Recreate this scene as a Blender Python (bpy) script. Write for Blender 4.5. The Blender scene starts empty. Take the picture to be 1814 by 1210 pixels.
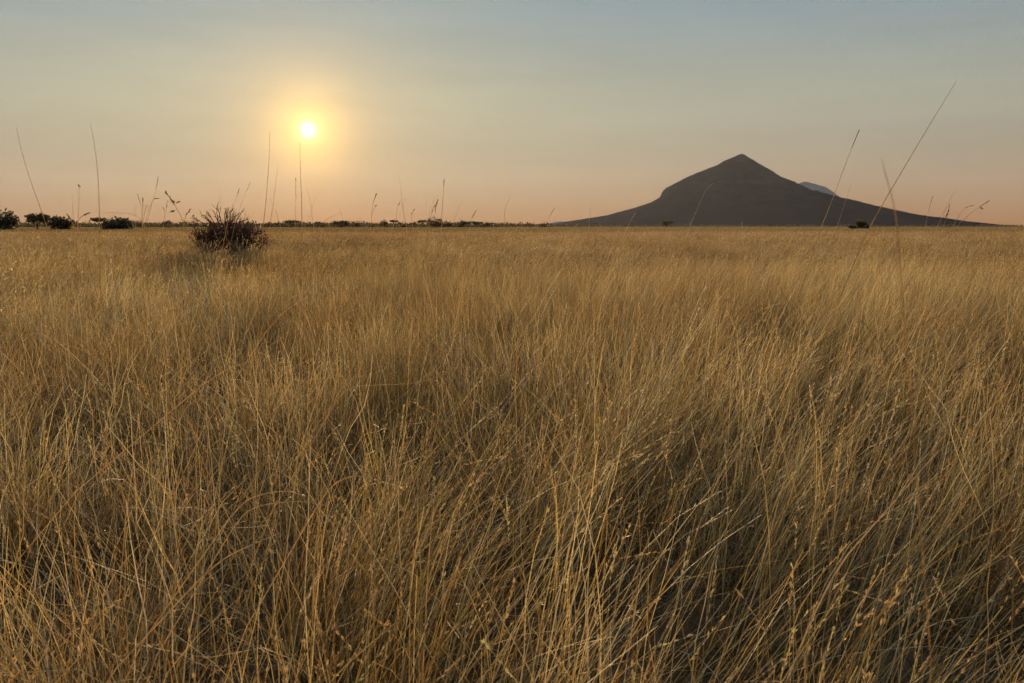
import bpy, bmesh, math, random
import numpy as np
from mathutils import Vector, Matrix, noise

random.seed(7)
rng = np.random.default_rng(11)
sc = bpy.context.scene
C = sc.collection

# ------------------------------------------------------------------ camera
F = 1411.0                                   # focal length in photograph pixels (1814 wide) = 28 mm
CAMZ = 1.62
PITCH = math.atan(204.0 / F)
cd = bpy.data.cameras.new('camera')
cam = bpy.data.objects.new('camera', cd)
C.objects.link(cam)
cam.location = (0, 0, CAMZ)
cam.rotation_euler = (math.pi / 2 - PITCH, 0, 0)
cd.sensor_width = 36.0
cd.lens = F / 1814 * 36
cd.clip_start = 0.05
cd.clip_end = 60000
cd.dof.use_dof = True
cd.dof.focus_distance = 6.0
cd.dof.aperture_fstop = 9.0
sc.camera = cam
ROT = cam.rotation_euler.to_matrix()


def pdir(px, py):
    return (ROT @ Vector(((px - 907) / F, -(py - 605) / F, -1))).normalized()


def at(px, py, depth):                       # photograph pixel + distance north of the camera -> place on the plain
    d = pdir(px, py)
    k = depth / d.y
    return Vector((d.x * k, depth, CAMZ + d.z * k))


# ------------------------------------------------------------------ sky, sun, exposure
SUN = pdir(546, 230)
EL = math.asin(SUN.z)
AZ = math.atan2(SUN.x, SUN.y)
world = bpy.data.worlds.new('World')
sc.world = world
world.use_nodes = True
nt = world.node_tree
N, L = nt.nodes, nt.links
bg = N['Background']
bg.inputs['Strength'].default_value = 0.052


def mnode(tree, op, a, b=None, c=None):
    n = tree.nodes.new('ShaderNodeMath')
    n.operation = op
    for i, v in enumerate((a, b, c)):
        if v is None:
            continue
        if isinstance(v, (int, float)):
            n.inputs[i].default_value = v
        else:
            tree.links.new(v, n.inputs[i])
    return n.outputs[0]


sky = N.new('ShaderNodeTexSky')
sky.sky_type = 'NISHITA'
sky.sun_disc = False
sky.sun_elevation = EL
sky.sun_rotation = AZ
sky.air_density = 0.8
sky.dust_density = 0.3
sky.ozone_density = 1.0
sep = N.new('ShaderNodeSeparateColor')
L.new(sky.outputs[0], sep.inputs[0])
comb = N.new('ShaderNodeCombineColor')
# hazy, low-contrast evening sky: the clear-air sky softened channel by channel
for i, (g, p) in enumerate(((2.16, 0.265), (2.44, 0.275), (2.78, 0.169))):
    v = mnode(nt, 'MAXIMUM', sep.outputs[i], 0.02)
    v = mnode(nt, 'POWER', v, p)
    v = mnode(nt, 'MULTIPLY', v, g)
    L.new(v, comb.inputs[i])
tc = N.new('ShaderNodeTexCoord')
sxyz = N.new('ShaderNodeSeparateXYZ')
L.new(tc.outputs['Generated'], sxyz.inputs[0])
# warm dust belt low over the whole horizon
el = mnode(nt, 'ABSOLUTE', sxyz.outputs[2])
belt = mnode(nt, 'EXPONENT', mnode(nt, 'MULTIPLY', el, -9.0))
belt = mnode(nt, 'MULTIPLY', belt, 1.0)
mixb = N.new('ShaderNodeMix')
mixb.data_type = 'RGBA'
L.new(belt, mixb.inputs[0])
bump = mnode(nt, 'POWER', mnode(nt, 'MULTIPLY', mnode(nt, 'SUBTRACT', el, 0.14), 1 / 0.075), 2.0)
bump = mnode(nt, 'EXPONENT', mnode(nt, 'MULTIPLY', bump, -1.0))
hi = N.new('ShaderNodeMapRange')
hi.interpolation_type = 'SMOOTHSTEP'
hi.inputs['From Min'].default_value = 0.15
hi.inputs['From Max'].default_value = 0.29
L.new(el, hi.inputs['Value'])
lay = N.new('ShaderNodeCombineColor')
for i, (cb, ch) in enumerate(((0.24, -0.13), (0.21, 0.02), (0.07, 0.13))):
    v = mnode(nt, 'MULTIPLY_ADD', bump, cb, 1.0)
    v = mnode(nt, 'MULTIPLY', v, mnode(nt, 'MULTIPLY_ADD', hi.outputs[0], ch, 1.0))
    L.new(v, lay.inputs[i])
laym = N.new('ShaderNodeVectorMath')
laym.operation = 'MULTIPLY'
L.new(comb.outputs[0], laym.inputs[0])
L.new(lay.outputs[0], laym.inputs[1])
L.new(laym.outputs[0], mixb.inputs[6])
mixb.inputs[7].default_value = (3.60, 1.62, 0.55, 1)
# aureole and disc round the sun
dot = N.new('ShaderNodeVectorMath')
dot.operation = 'DOT_PRODUCT'
L.new(tc.outputs['Generated'], dot.inputs[0])
dot.inputs[1].default_value = SUN
ang = mnode(nt, 'ARCCOSINE', mnode(nt, 'MINIMUM', dot.outputs['Value'], 0.9999999))


def lobe(width, col, power=1.0):
    global base
    x = mnode(nt, 'DIVIDE', ang, math.radians(width))
    if power != 1.0:
        x = mnode(nt, 'POWER', x, power)
    e = mnode(nt, 'EXPONENT', mnode(nt, 'MULTIPLY', x, -1.0))
    mul = N.new('ShaderNodeVectorMath')
    mul.operation = 'SCALE'
    mul.inputs[0].default_value = col
    L.new(e, mul.inputs['Scale'])
    add = N.new('ShaderNodeVectorMath')
    add.operation = 'ADD'
    L.new(base, add.inputs[0])
    L.new(mul.outputs[0], add.inputs[1])
    base = add.outputs[0]


base = mixb.outputs[2]
lobe(12.0, (0.5, 0.1, 0.0))
lobe(3.6, (4.4, 1.5, 0.10), 1.2)
lobe(1.7, (9.0, 6.0, 0.7), 1.25)
lobe(0.42, (10.0, 10.0, 13.0), 1.8)
# faint high cirrus streaks
mp = N.new('ShaderNodeMapping')
mp.inputs['Scale'].default_value = (2.0, 2.0, 14.0)
mp.inputs['Rotation'].default_value = (0.12, 0.2, 0)
L.new(tc.outputs['Generated'], mp.inputs[0])
nz = N.new('ShaderNodeTexNoise')
nz.inputs['Scale'].default_value = 2.2
nz.inputs['Detail'].default_value = 6
nz.inputs['Roughness'].default_value = 0.55
L.new(mp.outputs[0], nz.inputs[0])
cir = mnode(nt, 'MULTIPLY_ADD', nz.outputs[0], 0.20, 0.90)
sm = N.new('ShaderNodeVectorMath')
sm.operation = 'SCALE'
L.new(base, sm.inputs[0])
L.new(cir, sm.inputs['Scale'])
L.new(sm.outputs[0], bg.inputs['Color'])

sd = bpy.data.lights.new('sun', 'SUN')
sd.energy = 5.0
sd.angle = math.radians(0.6)
sd.color = (1.0, 0.70, 0.38)
sun = bpy.data.objects.new('sun', sd)
C.objects.link(sun)
sun.rotation_euler = SUN.to_track_quat('Z', 'Y').to_euler()
sun.location = (0, 0, 50)

sc.view_settings.view_transform = 'Standard'
sc.view_settings.look = 'None'
sc.view_settings.gamma = 1.0
sc.view_settings.exposure = 0.943
sc.view_settings.use_curve_mapping = False
cy = sc.cycles
cy.max_bounces = 4
cy.diffuse_bounces = 2
cy.glossy_bounces = 2
cy.transmission_bounces = 3
cy.transparent_max_bounces = 4
cy.volume_bounces = 1
cy.caustics_reflective = False
cy.caustics_refractive = False
cy.sample_clamp_indirect = 4.0
cy.use_denoising = True
cy.denoising_prefilter = 'NONE'
cy.denoising_input_passes = 'RGB_ALBEDO_NORMAL'
cy.debug_use_spatial_splits = True
cy.use_light_tree = False
cy.use_adaptive_sampling = True
cy.adaptive_threshold = 0.015
cy.adaptive_min_samples = 24


# ------------------------------------------------------------------ helpers
def mesh_obj(name, verts, faces, mat, parent=None, smooth=False, cols=None):
    me = bpy.data.meshes.new(name)
    me.from_pydata([tuple(v) for v in verts], [], [tuple(f) for f in faces])
    if cols is not None:
        a = me.color_attributes.new('tint', 'FLOAT_COLOR', 'POINT')
        a.data.foreach_set('color', np.asarray(cols, dtype=np.float32).ravel())
    if smooth:
        me.polygons.foreach_set('use_smooth', [True] * len(me.polygons))
    me.materials.append(mat)
    o = bpy.data.objects.new(name, me)
    C.objects.link(o)
    if parent is not None:
        o.parent = parent
    return o


def tag(o, label=None, cat=None, group=None, kind=None):
    if label:
        o['label'] = label
    if cat:
        o['category'] = cat
    if group:
        o['group'] = group
    if kind:
        o['kind'] = kind
    return o


def empty(name, loc):
    o = bpy.data.objects.new(name, None)
    o.empty_display_size = 0.2
    o.location = loc
    C.objects.link(o)
    return o


class MB:
    def __init__(self):
        self.v, self.f = [], []

    def tube(self, pts, radii, sides=5, cap=True):
        pts = [Vector(p) for p in pts]
        n0 = len(self.v)
        prev = None
        for i, p in enumerate(pts):
            t = (pts[min(i + 1, len(pts) - 1)] - pts[max(i - 1, 0)])
            if t.length < 1e-9:
                t = Vector((0, 0, 1))
            t.normalize()
            if prev is None:
                a = Vector((1, 0, 0)) if abs(t.x) < 0.8 else Vector((0, 1, 0))
                u = t.cross(a).normalized()
            else:
                u = (prev - t * prev.dot(t)).normalized()
            prev = u
            w = t.cross(u)
            for k in range(sides):
                th = 2 * math.pi * k / sides
                self.v.append(p + (u * math.cos(th) + w * math.sin(th)) * radii[i])
        for i in range(len(pts) - 1):
            for k in range(sides):
                a = n0 + i * sides + k
                b = n0 + i * sides + (k + 1) % sides
                self.f.append((a, b, b + sides, a + sides))
        if cap:
            self.f.append(tuple(n0 + (len(pts) - 1) * sides + k for k in range(sides)))
        return self

    def leaf(self, p, d, side, ln, wd):
        n0 = len(self.v)
        p, d, side = Vector(p), Vector(d).normalized(), Vector(side)
        side = (side - d * side.dot(d))
        if side.length < 1e-6:
            side = d.orthogonal()
        side.normalize()
        self.v += [p, p + d * ln * 0.45 + side * wd * 0.5, p + d * ln, p + d * ln * 0.45 - side * wd * 0.5]
        self.f.append((n0, n0 + 1, n0 + 2, n0 + 3))

    def build(self, name, mat, parent=None, smooth=False):
        return mesh_obj(name, self.v, self.f, mat, parent, smooth)


def rvec():
    while True:
        v = Vector((random.uniform(-1, 1), random.uniform(-1, 1), random.uniform(-1, 1)))
        if 0.05 < v.length < 1:
            return v


def new_mat(name):
    m = bpy.data.materials.new(name)
    m.use_nodes = True
    return m, m.node_tree, m.node_tree.nodes['Principled BSDF']


def leafy(name, col, var=0.35, trans=0.3, scale=3.0, rough=0.7, spec=0.15):
    m, t, p = new_mat(name)
    n = t.nodes.new('ShaderNodeTexNoise')
    n.inputs['Scale'].default_value = scale
    n.inputs['Detail'].default_value = 3
    g = t.nodes.new('ShaderNodeNewGeometry')
    t.links.new(g.outputs['Position'], n.inputs['Vector'])
    r = t.nodes.new('ShaderNodeValToRGB')
    r.color_ramp.elements[0].position = 0.3
    r.color_ramp.elements[1].position = 0.7
    r.color_ramp.elements[0].color = tuple(c * (1 - var) for c in col) + (1,)
    r.color_ramp.elements[1].color = tuple(c * (1 + var) for c in col) + (1,)
    t.links.new(n.outputs[0], r.inputs[0])
    t.links.new(r.outputs[0], p.inputs['Base Color'])
    p.inputs['Roughness'].default_value = rough
    p.inputs['Specular IOR Level'].default_value = spec
    if trans > 0:
        tr = t.nodes.new('ShaderNodeBsdfTranslucent')
        t.links.new(r.outputs[0], tr.inputs[0])
        mx = t.nodes.new('ShaderNodeMixShader')
        mx.inputs[0].default_value = trans
        t.links.new(p.outputs[0], mx.inputs[1])
        t.links.new(tr.outputs[0], mx.inputs[2])
        t.links.new(mx.outputs[0], t.nodes['Material Output'].inputs['Surface'])
    return m


M_bark = leafy('bark', (0.055, 0.040, 0.030), 0.4, 0, 6.0, 0.9)
M_leaf = leafy('acacia_leaf', (0.085, 0.068, 0.034), 0.35, 0.3, 0.5)
M_leaf_dry = leafy('dry_acacia_leaf', (0.065, 0.050, 0.030), 0.35, 0.12, 0.5)
M_bush = leafy('shrub_leaf', (0.090, 0.045, 0.033), 0.5, 0.2, 9.0, 0.6, 0.25)
M_twig = leafy('shrub_twig', (0.040, 0.028, 0.024), 0.4, 0, 30.0, 0.8)
M_stem = leafy('straw_stem', (0.54, 0.40, 0.21), 0.30, 0.5, 40.0, 0.5, 0.3)
M_seed = leafy('seed_husk', (0.22, 0.15, 0.08), 0.35, 0.2, 60.0, 0.6, 0.2)
M_pale = leafy('pale_straw', (0.74, 0.57, 0.33), 0.2, 0.45, 40.0, 0.45, 0.4)
M_dead = leafy('dead_wood', (0.030, 0.022, 0.020), 0.4, 0, 40.0, 0.8)

# ------------------------------------------------------------------ ground
m, t, p = new_mat('dry_soil')
g = t.nodes.new('ShaderNodeNewGeometry')
n1 = t.nodes.new('ShaderNodeTexNoise')
n1.inputs['Scale'].default_value = 9.0
n1.inputs['Detail'].default_value = 8
t.links.new(g.outputs['Position'], n1.inputs['Vector'])
r1 = t.nodes.new('ShaderNodeValToRGB')
r1.color_ramp.elements[0].position = 0.35
r1.color_ramp.elements[0].color = (0.075, 0.045, 0.022, 1)
r1.color_ramp.elements[1].position = 0.68
r1.color_ramp.elements[1].color = (0.20, 0.125, 0.060, 1)
t.links.new(n1.outputs[0], r1.inputs[0])
t.links.new(r1.outputs[0], p.inputs['Base Color'])
p.inputs['Roughness'].default_value = 0.95
p.inputs['Specular IOR Level'].default_value = 0.1
bmp = t.nodes.new('ShaderNodeBump')
bmp.inputs['Distance'].default_value = 0.05
t.links.new(n1.outputs[0], bmp.inputs['Height'])
t.links.new(bmp.outputs[0], p.inputs['Normal'])
M_ground = m
gv, gf = [(0, 0, 0)], []
radii = [3, 8, 20, 60, 200, 700, 2500, 6000, 12000]
SEG = 72
for r in radii:
    for k in range(SEG):
        a = 2 * math.pi * k / SEG
        gv.append((r * math.cos(a), r * math.sin(a), 0))
for k in range(SEG):
    gf.append((0, 1 + k, 1 + (k + 1) % SEG))
for i in range(len(radii) - 1):
    for k in range(SEG):
        a, b = 1 + i * SEG + k, 1 + i * SEG + (k + 1) % SEG
        gf.append((a, a + SEG, b + SEG, b))
tag(mesh_obj('ground', gv, gf, M_ground), 'flat dry savanna soil under the grass', 'ground', kind='structure')

# ------------------------------------------------------------------ mountains
m, t, p = new_mat('mountain_rock')
g = t.nodes.new('ShaderNodeNewGeometry')
mp = t.nodes.new('ShaderNodeMapping')
mp.inputs['Scale'].default_value = (0.004, 0.004, 0.02)
t.links.new(g.outputs['Position'], mp.inputs[0])
n1 = t.nodes.new('ShaderNodeTexNoise')
n1.inputs['Scale'].default_value = 2.0
n1.inputs['Detail'].default_value = 9
n1.inputs['Roughness'].default_value = 0.65
t.links.new(mp.outputs[0], n1.inputs['Vector'])
r1 = t.nodes.new('ShaderNodeValToRGB')
r1.color_ramp.elements[0].position = 0.32
r1.color_ramp.elements[0].color = (0.018, 0.018, 0.021, 1)
r1.color_ramp.elements[1].position = 0.70
r1.color_ramp.elements[1].color = (0.037, 0.033, 0.033, 1)
t.links.new(n1.outputs[0], r1.inputs[0])
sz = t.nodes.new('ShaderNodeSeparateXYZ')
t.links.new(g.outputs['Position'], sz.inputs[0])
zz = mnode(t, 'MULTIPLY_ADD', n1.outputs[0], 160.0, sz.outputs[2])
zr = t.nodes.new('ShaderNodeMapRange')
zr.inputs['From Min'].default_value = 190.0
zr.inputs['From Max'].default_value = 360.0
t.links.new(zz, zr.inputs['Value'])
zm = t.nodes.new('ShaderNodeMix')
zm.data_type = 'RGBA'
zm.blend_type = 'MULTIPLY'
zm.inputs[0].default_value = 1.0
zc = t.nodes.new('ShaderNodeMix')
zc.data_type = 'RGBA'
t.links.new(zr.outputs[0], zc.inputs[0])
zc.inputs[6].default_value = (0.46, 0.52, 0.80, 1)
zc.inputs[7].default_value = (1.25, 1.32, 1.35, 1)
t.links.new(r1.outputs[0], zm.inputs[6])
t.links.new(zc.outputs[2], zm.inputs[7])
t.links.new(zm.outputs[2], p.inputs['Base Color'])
p.inputs['Roughness'].default_value = 0.95
p.inputs['Specular IOR Level'].default_value = 0.0
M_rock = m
M_far_rock = leafy('hazed_far_rock', (0.17, 0.175, 0.20), 0.2, 0, 0.004, 0.95, 0.05)  # rock colour paled towards blue, painting in the haze of distance


def mountain(name, label, depth, peak_x, left, right, halfdepth, step_px, amp, seed, mat=None):
    """left/right: skyline (pixel x, pixel y) from the peak outwards; built as a full cone-like hill of real size."""
    k = depth / F * math.cos(PITCH)
    kz = depth / F * math.cos(PITCH) ** 2
    horizon = 401.0
    px0 = peak_x
    lr = np.array([px0 - a for a, b in left]) * k
    lh = np.array([horizon - b for a, b in left]) * kz
    rr = np.array([a - px0 for a, b in right]) * k
    rh = np.array([horizon - b for a, b in right]) * kz
    X = np.arange(-(lr[-1] + 60), rr[-1] + 60, step_px * k)
    Y = np.linspace(-halfdepth, halfdepth, 130)
    gx, gy = np.meshgrid(X, Y, indexing='ij')
    sq = 1.12
    r = np.sqrt(gx ** 2 + (gy * sq) ** 2) + 1e-6
    w = 0.5 + 0.5 * gx / r
    w = w * w * (3 - 2 * w)
    hl = np.interp(r, lr, lh, right=-20)
    hr = np.interp(r, rr, rh, right=-20)
    h = hl * (1 - w) + hr * w
    cx, cy0 = (px0 - 907) * k, depth
    top = lh[0]
    V = np.zeros((len(X), len(Y), 3))
    away = np.clip(np.abs(gy) / 250.0, 0, 1)
    for i in range(len(X)):
        for j in range(len(Y)):
            x, y, z = gx[i, j], gy[i, j], h[i, j]
            th = math.atan2(y, x)
            nn = noise.fractal(Vector((x * 0.004 + seed, y * 0.004, 0.3)), 0.9, 2.1, 6)
            gully = noise.noise(Vector((th * 7.0, r[i, j] * 0.0012 + seed, 1.7)))
            slope = np.clip(z / top, 0, 1)
            z += (nn * amp * 0.55 + gully * amp * 1.1) * away[i, j] * (0.04 + slope * (1 - slope) * 3.2) - abs(nn) * amp * 0.5 * away[i, j] * min(slope * 4, 1)
            z += noise.fractal(Vector((x * 0.03, y * 0.03, seed)), 0.8, 2.0, 3) * amp * 0.10 * min(max(z / 80.0, 0.0), 1.0)
            V[i, j] = (cx + x, cy0 + y, max(z, -3.0 if z < 0 else z))
    nx, ny = len(X), len(Y)
    idx = np.arange(nx * ny).reshape(nx, ny)
    F4 = np.stack([idx[:-1, :-1], idx[1:, :-1], idx[1:, 1:], idx[:-1, 1:]], -1).reshape(-1, 4)
    o = mesh_obj(name, V.reshape(-1, 3), F4, mat or M_rock, smooth=True)
    return tag(o, label, 'mountain', kind='structure')


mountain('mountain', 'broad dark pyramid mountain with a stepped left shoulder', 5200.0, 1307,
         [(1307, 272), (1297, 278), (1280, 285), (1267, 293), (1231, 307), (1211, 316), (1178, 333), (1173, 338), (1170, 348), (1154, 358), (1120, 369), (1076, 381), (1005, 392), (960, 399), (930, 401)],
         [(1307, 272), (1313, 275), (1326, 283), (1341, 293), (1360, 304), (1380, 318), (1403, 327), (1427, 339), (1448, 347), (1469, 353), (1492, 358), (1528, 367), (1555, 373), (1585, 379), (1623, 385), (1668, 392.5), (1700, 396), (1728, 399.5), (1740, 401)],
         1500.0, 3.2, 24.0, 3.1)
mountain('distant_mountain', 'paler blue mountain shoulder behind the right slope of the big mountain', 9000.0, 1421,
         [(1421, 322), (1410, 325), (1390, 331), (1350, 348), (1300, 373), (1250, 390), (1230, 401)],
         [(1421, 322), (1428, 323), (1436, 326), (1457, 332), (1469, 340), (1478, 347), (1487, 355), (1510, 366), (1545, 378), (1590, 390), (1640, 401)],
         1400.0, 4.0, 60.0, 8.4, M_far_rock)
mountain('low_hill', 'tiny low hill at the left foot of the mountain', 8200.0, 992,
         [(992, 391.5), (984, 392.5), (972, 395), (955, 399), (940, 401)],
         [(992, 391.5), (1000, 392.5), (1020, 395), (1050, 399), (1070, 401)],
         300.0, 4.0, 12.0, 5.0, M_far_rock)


# ------------------------------------------------------------------ trees
def crown_mesh(mb, centre, rx, rz, n, leaf, flat=False, low=-0.25):
    lobes = []
    for i in range(9):
        a = random.uniform(0, 2 * math.pi)
        q = random.uniform(0.25, 0.75)
        lobes.append((Vector((math.cos(a) * rx * q, math.sin(a) * rx * q, random.uniform(low, 0.45) * rz)), random.uniform(0.32, 0.55)))
    lobes.append((Vector((0, 0, rz * 0.3)), 0.6))
    for i in range(n):
        c, s = random.choice(lobes)
        d = rvec().normalized()
        rad = random.uniform(0.55, 1.05)
        q = Vector((d.x * rx * s * rad, d.y * rx * s * rad, d.z * rz * s * rad * (0.8 if d.z < 0 else 1.1)))
        if flat and q.z + c.z < -0.3 * rz:
            q.z = -0.3 * rz - c.z
        mb.leaf(Vector(centre) + c + q, rvec(), rvec(), leaf * random.uniform(0.6, 1.4), leaf * random.uniform(0.5, 1.0))
    zs = sorted(v.z for v in mb.v)[int(len(mb.v) * .985)]
    xs = sorted(abs(v.x) for v in mb.v)[int(len(mb.v) * .97)]
    kz, kx = rz / max(zs - centre[2], .01), rx / max(xs, .01)
    mb.v = [Vector((v.x * kx, v.y * kx, centre[2] + (v.z - centre[2]) * kz)) for v in mb.v]


def tree(px, top, wpx, depth, label, style='dome', dry=False, name='acacia_tree'):
    base = at(px, 401, depth)
    base.z = 0
    k = depth / F
    height = CAMZ + (401 - top) * k
    rx = wpx * k / 2
    root = empty(name, base)
    tb = MB()
    if style == 'umbrella':
        cz, rz = height * 0.80, height * 0.20
    elif style == 'spiky':
        cz, rz = height * 0.64, height * 0.34
    else:
        cz, rz = height * 0.48, height * 0.52
    trunk_r = 0.035 * height
    lean = Vector((random.uniform(-.06, .06), random.uniform(-.06, .06), 0)) * height
    fork = Vector((0, 0, cz * 0.5)) + lean * 0.5
    tb.tube([(0, 0, -0.1), lean * 0.2 + Vector((0, 0, cz * 0.25)), fork], [trunk_r * 1.3, trunk_r, trunk_r * 0.8], 6)
    for i in range(6):
        a = 2 * math.pi * i / 6 + random.uniform(-.3, .3)
        e = Vector((math.cos(a) * rx * 0.7, math.sin(a) * rx * 0.7, cz + random.uniform(-.2, .4) * rz))
        mid = fork.lerp(e, 0.5) + Vector((0, 0, 0.1 * rz))
        tb.tube([fork, mid, e], [trunk_r * 0.55, trunk_r * 0.4, trunk_r * 0.12], 5)
        if style == 'spiky':
            for j in range(3):
                e2 = e + Vector((random.uniform(-.4, .4) * rx, random.uniform(-.4, .4) * rx, random.uniform(.2, .5) * rz))
                tb.tube([mid, e2], [trunk_r * 0.3, trunk_r * 0.08], 4)
    tb.build('trunk', M_bark, root)
    cb = MB()
    n = 1100 if depth < 400 else 420
    crown_mesh(cb, (0, 0, cz), rx * 1.06, rz, n, max(0.30, rx * 0.20), style == 'umbrella', -0.75 if style == 'dome' else -0.25)
    cb.build('crown', M_leaf_dry if dry else M_leaf, root)
    return tag(root, label, 'tree', 'trees along the horizon')


tree(6, 374, 47, 260, 'large dome-shaped tree at the far left edge of the horizon')
tree(66, 379, 37, 270, 'spiky spreading thorn tree beside the far left dome tree', 'spiky')
tree(103, 386, 36, 270, 'rounded low tree just right of the spiky thorn tree')
tree(177, 386, 24, 420, 'small flat-topped tree behind the left dark bush', 'umbrella')
tree(192, 391, 18, 300, 'ragged small dark bush touching the wide dark bush', dry=True, name='thorn_bush')
tree(211, 388, 44, 300, 'wide dark dome-shaped bush left of the near thorn shrub', name='thorn_bush')
tree(246, 391, 15, 620, 'tiny round tree left of the near thorn shrub')
tree(294, 391, 19, 700, 'low rounded tree directly left of the near thorn shrub')
tree(517, 390.5, 24, 760, 'flat umbrella tree on the horizon below the sun', 'umbrella')
tree(565, 393.5, 20, 800, 'low rounded tree right of the umbrella tree below the sun')
tree(605, 391.5, 32, 800, 'wide low tree clump near the middle left horizon')
tree(631, 392, 18, 820, 'small tree right of the wide low tree clump')
tree(681, 390.5, 17, 780, 'narrow upright tree beside the small flat-topped tree')
tree(699, 390, 13, 780, 'very small flat-topped tree on a thin trunk near the middle', 'umbrella')
tree(748, 390, 16, 760, 'boxy flat-topped tree left of the tallest middle tree', 'umbrella')
tree(766, 387.5, 29, 740, 'tallest rounded tree of the middle tree line')
tree(795, 394, 22, 800, 'low tree right of the tallest middle tree')
tree(816, 391.5, 20, 780, 'rounded tree left of the wide flat canopy tree')
tree(842, 392.5, 27, 800, 'wide flat canopy tree at the right end of the tree line', 'umbrella')
tree(861, 395, 14, 900, 'last low tree before the line thins toward the mountain')
tree(966, 395, 18, 1100, 'isolated low tree left of the mountain foot')
tree(1181, 391, 20, 700, 'small ragged tree in front of the mountain below its left shoulder', 'spiky')
tree(1526, 391, 21, 360, 'lone round black tree in front of the right mountain slope')
tree(1510, 399, 14, 360, 'tiny bush touching the lone round tree', name='thorn_bush')

# the unbroken belt of far bushes that reads as one dark line
wb = MB()
for i in range(1500):
    px = random.uniform(-500, 2300)
    f = min(max((px - 850) / 250.0, 0), 1)
    depth = (880 + random.random() * 500) * (1 - f) + (2000 + random.random() * 900) * f
    top = (394.6 * (1 - f) + 398.3 * f) + random.gauss(0, 0.7)
    k = depth / F
    c = at(px, 401, depth)
    hgt = max(1.6, CAMZ + (401 - top) * k)
    rx = hgt * random.uniform(0.9, 1.8)
    for j in range(34):
        d = rvec().normalized()
        q = Vector((d.x * rx, d.y * rx, abs(d.z) * hgt * 0.92)) * random.uniform(0.6, 1.0)
        wb.leaf(Vector((c.x, c.y, 0.0)) + q, rvec(), rvec(), hgt * random.uniform(.25, .55), hgt * random.uniform(.2, .45))
tag(wb.build('distant_woodland', M_leaf), 'thin dark belt of far bushes along the whole horizon', 'woodland', kind='stuff')

# ------------------------------------------------------------------ near thorn shrub
SH_D = 31.0
sb = at(409, 401, SH_D)
sb.z = 0
shrub = empty('thorn_shrub', sb)
tag(shrub, 'dark tangled thorn shrub with bare twigs rising above the grass', 'shrub')
tw, lf = MB(), MB()
kS = SH_D / F


def twig(p, d, ln, rad, level):
    n = 4
    pts = [p]
    q = p.copy()
    dd = d.normalized()
    for i in range(n):
        dd = (dd + rvec() * 0.30 + Vector((0, 0, 0.04))).normalized()
        q = q + dd * ln / n
        pts.append(q.copy())
    tw.tube(pts, [rad * (1 - 0.7 * i / n) for i in range(n + 1)], 4)
    if level > 0:
        for j in range(4 if level > 1 else 3):
            i = random.randint(1, n)
            twig(pts[i], dd + rvec() * 1.1, ln * random.uniform(.4, .65), rad * 0.5, level - 1)
    for i in range(1, n + 1):
        for j in range(5 if level < 2 else 2):
            w = pts[i]
            lim = 1.62 + 0.10 * noise.noise(w * 3)
            if w.z < 0.62:
                continue
            if w.z > lim:
                if random.random() < 0.93:
                    continue
            s = random.uniform(.05, .09)
            lf.leaf(w + rvec() * 0.07, rvec(), rvec(), s, s * 0.55)


for i in range(46):
    a = random.uniform(0, 2 * math.pi)
    rr = abs(random.gauss(0, 0.45))
    spread = random.uniform(0.15, 1.0)
    p0 = Vector((math.cos(a) * rr * 1.1, math.sin(a) * rr * 0.9, 0.0))
    hmax = random.uniform(0.8, 1.25)
    twig(p0, Vector((math.cos(a) * spread, math.sin(a) * spread, 1.0)), hmax, 0.014, 2)
NTW, NLF = len(tw.v), len(lf.v)
for i in range(6500):                                   # outer leaf mass
    d = rvec()
    q = Vector((d.x * 1.40 + 0.06, d.y * 1.0, 1.05 + d.z * 0.85))
    if q.z > 1.84 - (0.30 * q.x if q.x > 0 else 0.12 * -q.x) or q.z < 0.5 or noise.noise(q * 2.3) + 0.5 * noise.noise(q * 5.0) > 0.22:
        continue
    s = random.uniform(.06, .12)
    lf.leaf(q, rvec(), rvec(), s, s * 0.5)
# bare twig crown poking up, mostly left of the middle
for (px, py, bx) in ((412, 362, 402), (391, 364, 396), (433, 368, 415), (352, 383, 372), (379, 372, 388), (398, 370, 398), (362, 380, 380), (372, 374, 385), (421, 374, 410), (386, 369, 392), (405, 366, 400), (428, 378, 412), (346, 386, 368), (440, 386, 418), (394, 376, 396), (416, 380, 408)):
    e = at(px, py, SH_D) - sb
    b = at(bx, 396, SH_D) - sb
    b.y = random.uniform(-.3, .3)
    e.y = b.y + random.uniform(-.15, .15)
    pts = [b.lerp(e, s) + rvec() * 0.035 * (0 if s in (0, 1) else 1) for s in (0, .3, .55, .8, 1)]
    tw.tube(pts, [.016, .013, .010, .008, .005], 4)
    for j in range(6):
        s = random.uniform(.15, .9)
        o = b.lerp(e, s)
        d = (e - b).normalized() + rvec() * 1.3
        ln = random.uniform(.10, .38)
        tw.tube([o, o + d.normalized() * ln * 0.5 + rvec() * .03, o + d.normalized() * ln], [.009, .007, .004], 4)
tw.v[:NTW] = [Vector((q.x * .78, q.y * .8, q.z * 1.12)) for q in tw.v[:NTW]]
lf.v[:NLF] = [Vector((q.x * .78, q.y * .8, q.z * 1.12)) for q in lf.v[:NLF]]
tw.build('branches', M_twig, shrub)
lf.build('foliage', M_bush, shrub)



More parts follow.
